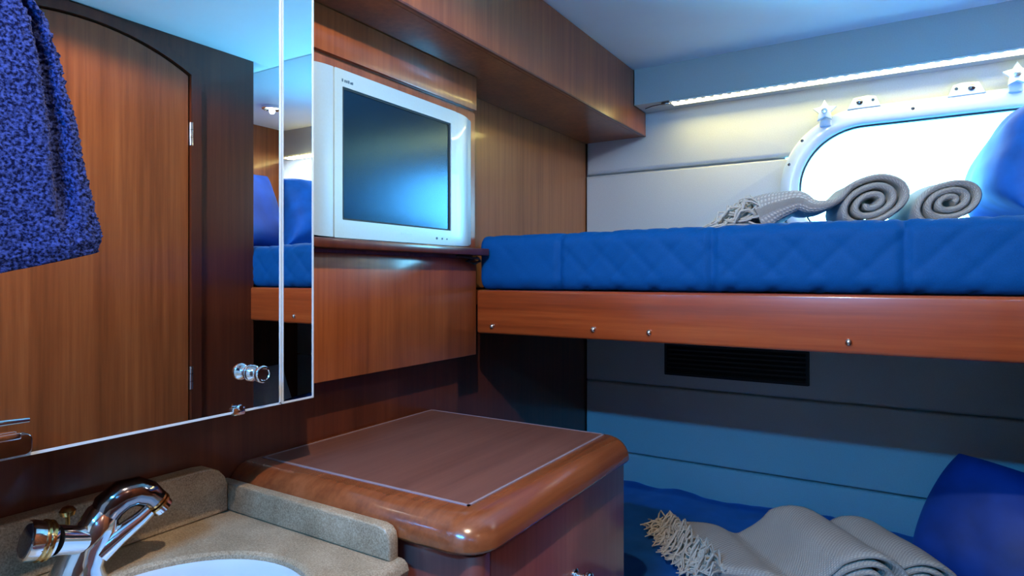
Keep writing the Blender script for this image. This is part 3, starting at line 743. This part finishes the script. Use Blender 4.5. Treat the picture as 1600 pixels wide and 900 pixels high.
# ------------------------------------------------------------------ cushions
def cushion(name, label, mat, center, size, thick, rot, group=None, seed=0, quilted=False, cat='cushion', spin=0, full=.85, rest=None, pinch=.10):
    n = 44; m = MB(); Rm = Matrix.Rotation(rot[2], 3, 'Z') @ Matrix.Rotation(rot[1], 3, 'Y') @ Matrix.Rotation(rot[0], 3, 'X') @ Matrix.Rotation(spin, 3, 'Z'); C = Vector(center)
    def pt(u, v, s):
        au, av_ = abs(u), abs(v); f = max(0, (1-au**2.6))**.5*max(0, (1-av_**2.6))**.5
        px = u*(1-pinch*(1-v*v)*au**3); py = v*(1-pinch*(1-u*u)*av_**3)
        wr_ = .08*noise.noise(Vector((u*2.2+seed, v*2.2, s)))+.05*noise.noise(Vector((u*6+seed, v*4, s*2)))*(1-f)
        h = thick*.5*(f**full)*(1+wr_)
        if quilted: h -= .005*f*(math.exp(-(abs(((u+v)*3) % 1-.5)/.12)**2)+math.exp(-(abs(((u-v)*3) % 1-.5)/.12)**2))
        p = Vector((px*size[0]/2, py*size[1]/2, s*h)); return C+Rm @ p
    idx = {}
    for s in (1, -1):
        for j in range(n+1):
            for i in range(n+1):
                bd = i in (0, n) or j in (0, n)
                if s < 0 and bd: idx[(s, i, j)] = idx[(1, i, j)]; continue
                u = sin((2*i/n-1)*PI/2); v = sin((2*j/n-1)*PI/2)
                idx[(s, i, j)] = len(m.v); m.v.append(tuple(pt(u, v, s)))
        for j in range(n):
            for i in range(n):
                m.f.append((idx[(s, i, j)], idx[(s, i+1, j)], idx[(s, i+1, j+1)], idx[(s, i, j+1)]))
    if rest is not None:
        dz = rest-min(p[2] for p in m.v); m.v = [(p[0], p[1], p[2]+dz) for p in m.v]
    return tag(m.build(name, mat, smooth=70), label, cat, group)
R_ = math.radians
cushion('cushion', 'bright blue velvet cushion leaning in front of the porthole on the upper berth', 'velvet_blue', (.280, 1.89, .275), (.30, .42, 1), .24, (0, R_(-63), R_(8)), 'blue cushions on the berths', 2, full=.65, rest=.116)
cushion('cushion', 'navy satin cushion leaning at the head of the upper berth, seen in the mirror', 'navy_satin', (.79, 1.80, .31), (.42, .44, 1), .17, (0, R_(-68), R_(-6)), 'blue cushions on the berths', 22, rest=.116)
cushion('pillow', 'white quilted pillow standing against the hull on the upper berth, seen in the mirror', 'white_linen', (.70, 2.17, .345), (.56, .53, 1), .15, (R_(78), 0, R_(4)), None, 5, True, 'pillow', rest=.116)
cushion('cushion', 'navy satin cushion standing on its corner at the lower berth', 'navy_satin', (.258, 1.90, -.622), (.42, .30, 1), .16, (R_(62), 0, R_(-22)), 'blue cushions on the berths', 9, spin=R_(-12), rest=-.806, pinch=-.09)
cushion('pillow', 'pale pillow propped behind the navy cushion on the lower berth, seen in the mirror', 'white_linen', (.66, 1.80, -.585), (.46, .50, 1), .15, (0, R_(-60), R_(6)), None, 15, False, 'pillow', rest=-.806)

# ------------------------------------------------------------------ towel ring and towel
trg = thing('towel_ring', (-.845, .24, .30), 'pale metal towel ring fixed on the mirror, holding the blue towel', 'towel ring')
MB().lathe([(0, .022), (.006, .022), (.009, .016), (.010, .008), (.055, .008), (.060, .006)], (-.8990, .235, .467), (1, 0, 0)).build('mount', 'chrome', trg)
m = MB(); RC = Vector((-.845, .235, .387)); n = 48; k_ = 12
rs = [[tuple(RC+Vector((0, cos(2*PI*i/n), sin(2*PI*i/n)))*(.08+.006*cos(2*PI*j/k_))+Vector((.006*sin(2*PI*j/k_), 0, 0))) for j in range(k_)] for i in range(n)]
rs.append(rs[0]); m.rings(rs, False, False); m.build('ring', 'alloy_white', trg)
def towel():
    m = MB(); nz, na = 190, 190
    ztop, rs = .345, []
    def interp(tab, z):
        for (z0, v0), (z1, v1) in zip(tab, tab[1:]):
            if z <= z1: t = (z-z0)/(z1-z0); t = max(0, min(1, t)); t = t*t*(3-2*t)*.5+t*.5; return v0+(v1-v0)*t
        return tab[-1][1]
    rt = [(0, .385), (.03, .387), (.08, .378), (.16, .364), (.24, .345), (.29, .331), (.315, .316), (.345, .290)]
    lt = [(0, .155), (.10, .165), (.25, .19), (.345, .205)]
    for j in range(nz+1):
        u = j/nz; zz = ztop*u; y0 = interp(lt, zz); y1 = interp(rt, zz); c = (y0+y1)/2; hw = (y1-y0)/2
        th = .024 if zz < .30 else .024*math.sqrt(max(0.05, 1-((zz-.30)/.05)**2))
        if zz < .02: th *= .75+.25*zz/.02
        r = []
        for i in range(na):
            a = 2*PI*i/na; ca, sa = cos(a), sin(a)
            yy = c+hw*math.copysign(abs(ca)**.8, ca); xx = math.copysign(abs(sa)**.55, sa)*th
            f = (yy-y0)/max(y1-y0, 1e-4)
            groove = .83+.08*zz/ztop
            if sa > 0:
                xx -= .024*math.exp(-((f-groove)/.035)**2)*min(1, max(0, (zz-.03)/.06)); xx += .010*sin(f*7+1.0)
                xx -= .010*math.exp(-((f-.25)/.05)**2)
            hem = .030*max(0, (yy-.27)/.11)*(1-min(1, zz/.12))
            P = Vector((-.852+xx, yy, zz+hem))
            nn = noise.noise(P*330)*.0026+noise.noise(P*160)*.0012
            r.append((P.x+nn*(1 if sa > 0 else -1), P.y+nn*ca*1.2, P.z+nn*.5))
        rs.append(r)
    return m.rings(rs)
tw = towel().build('towel', 'terry_blue', smooth=80)
tag(tw, 'thick navy blue terry towel hanging beside the mirror', 'towel')

for o in bpy.data.objects:
    if '_o' in o: del o['_o']
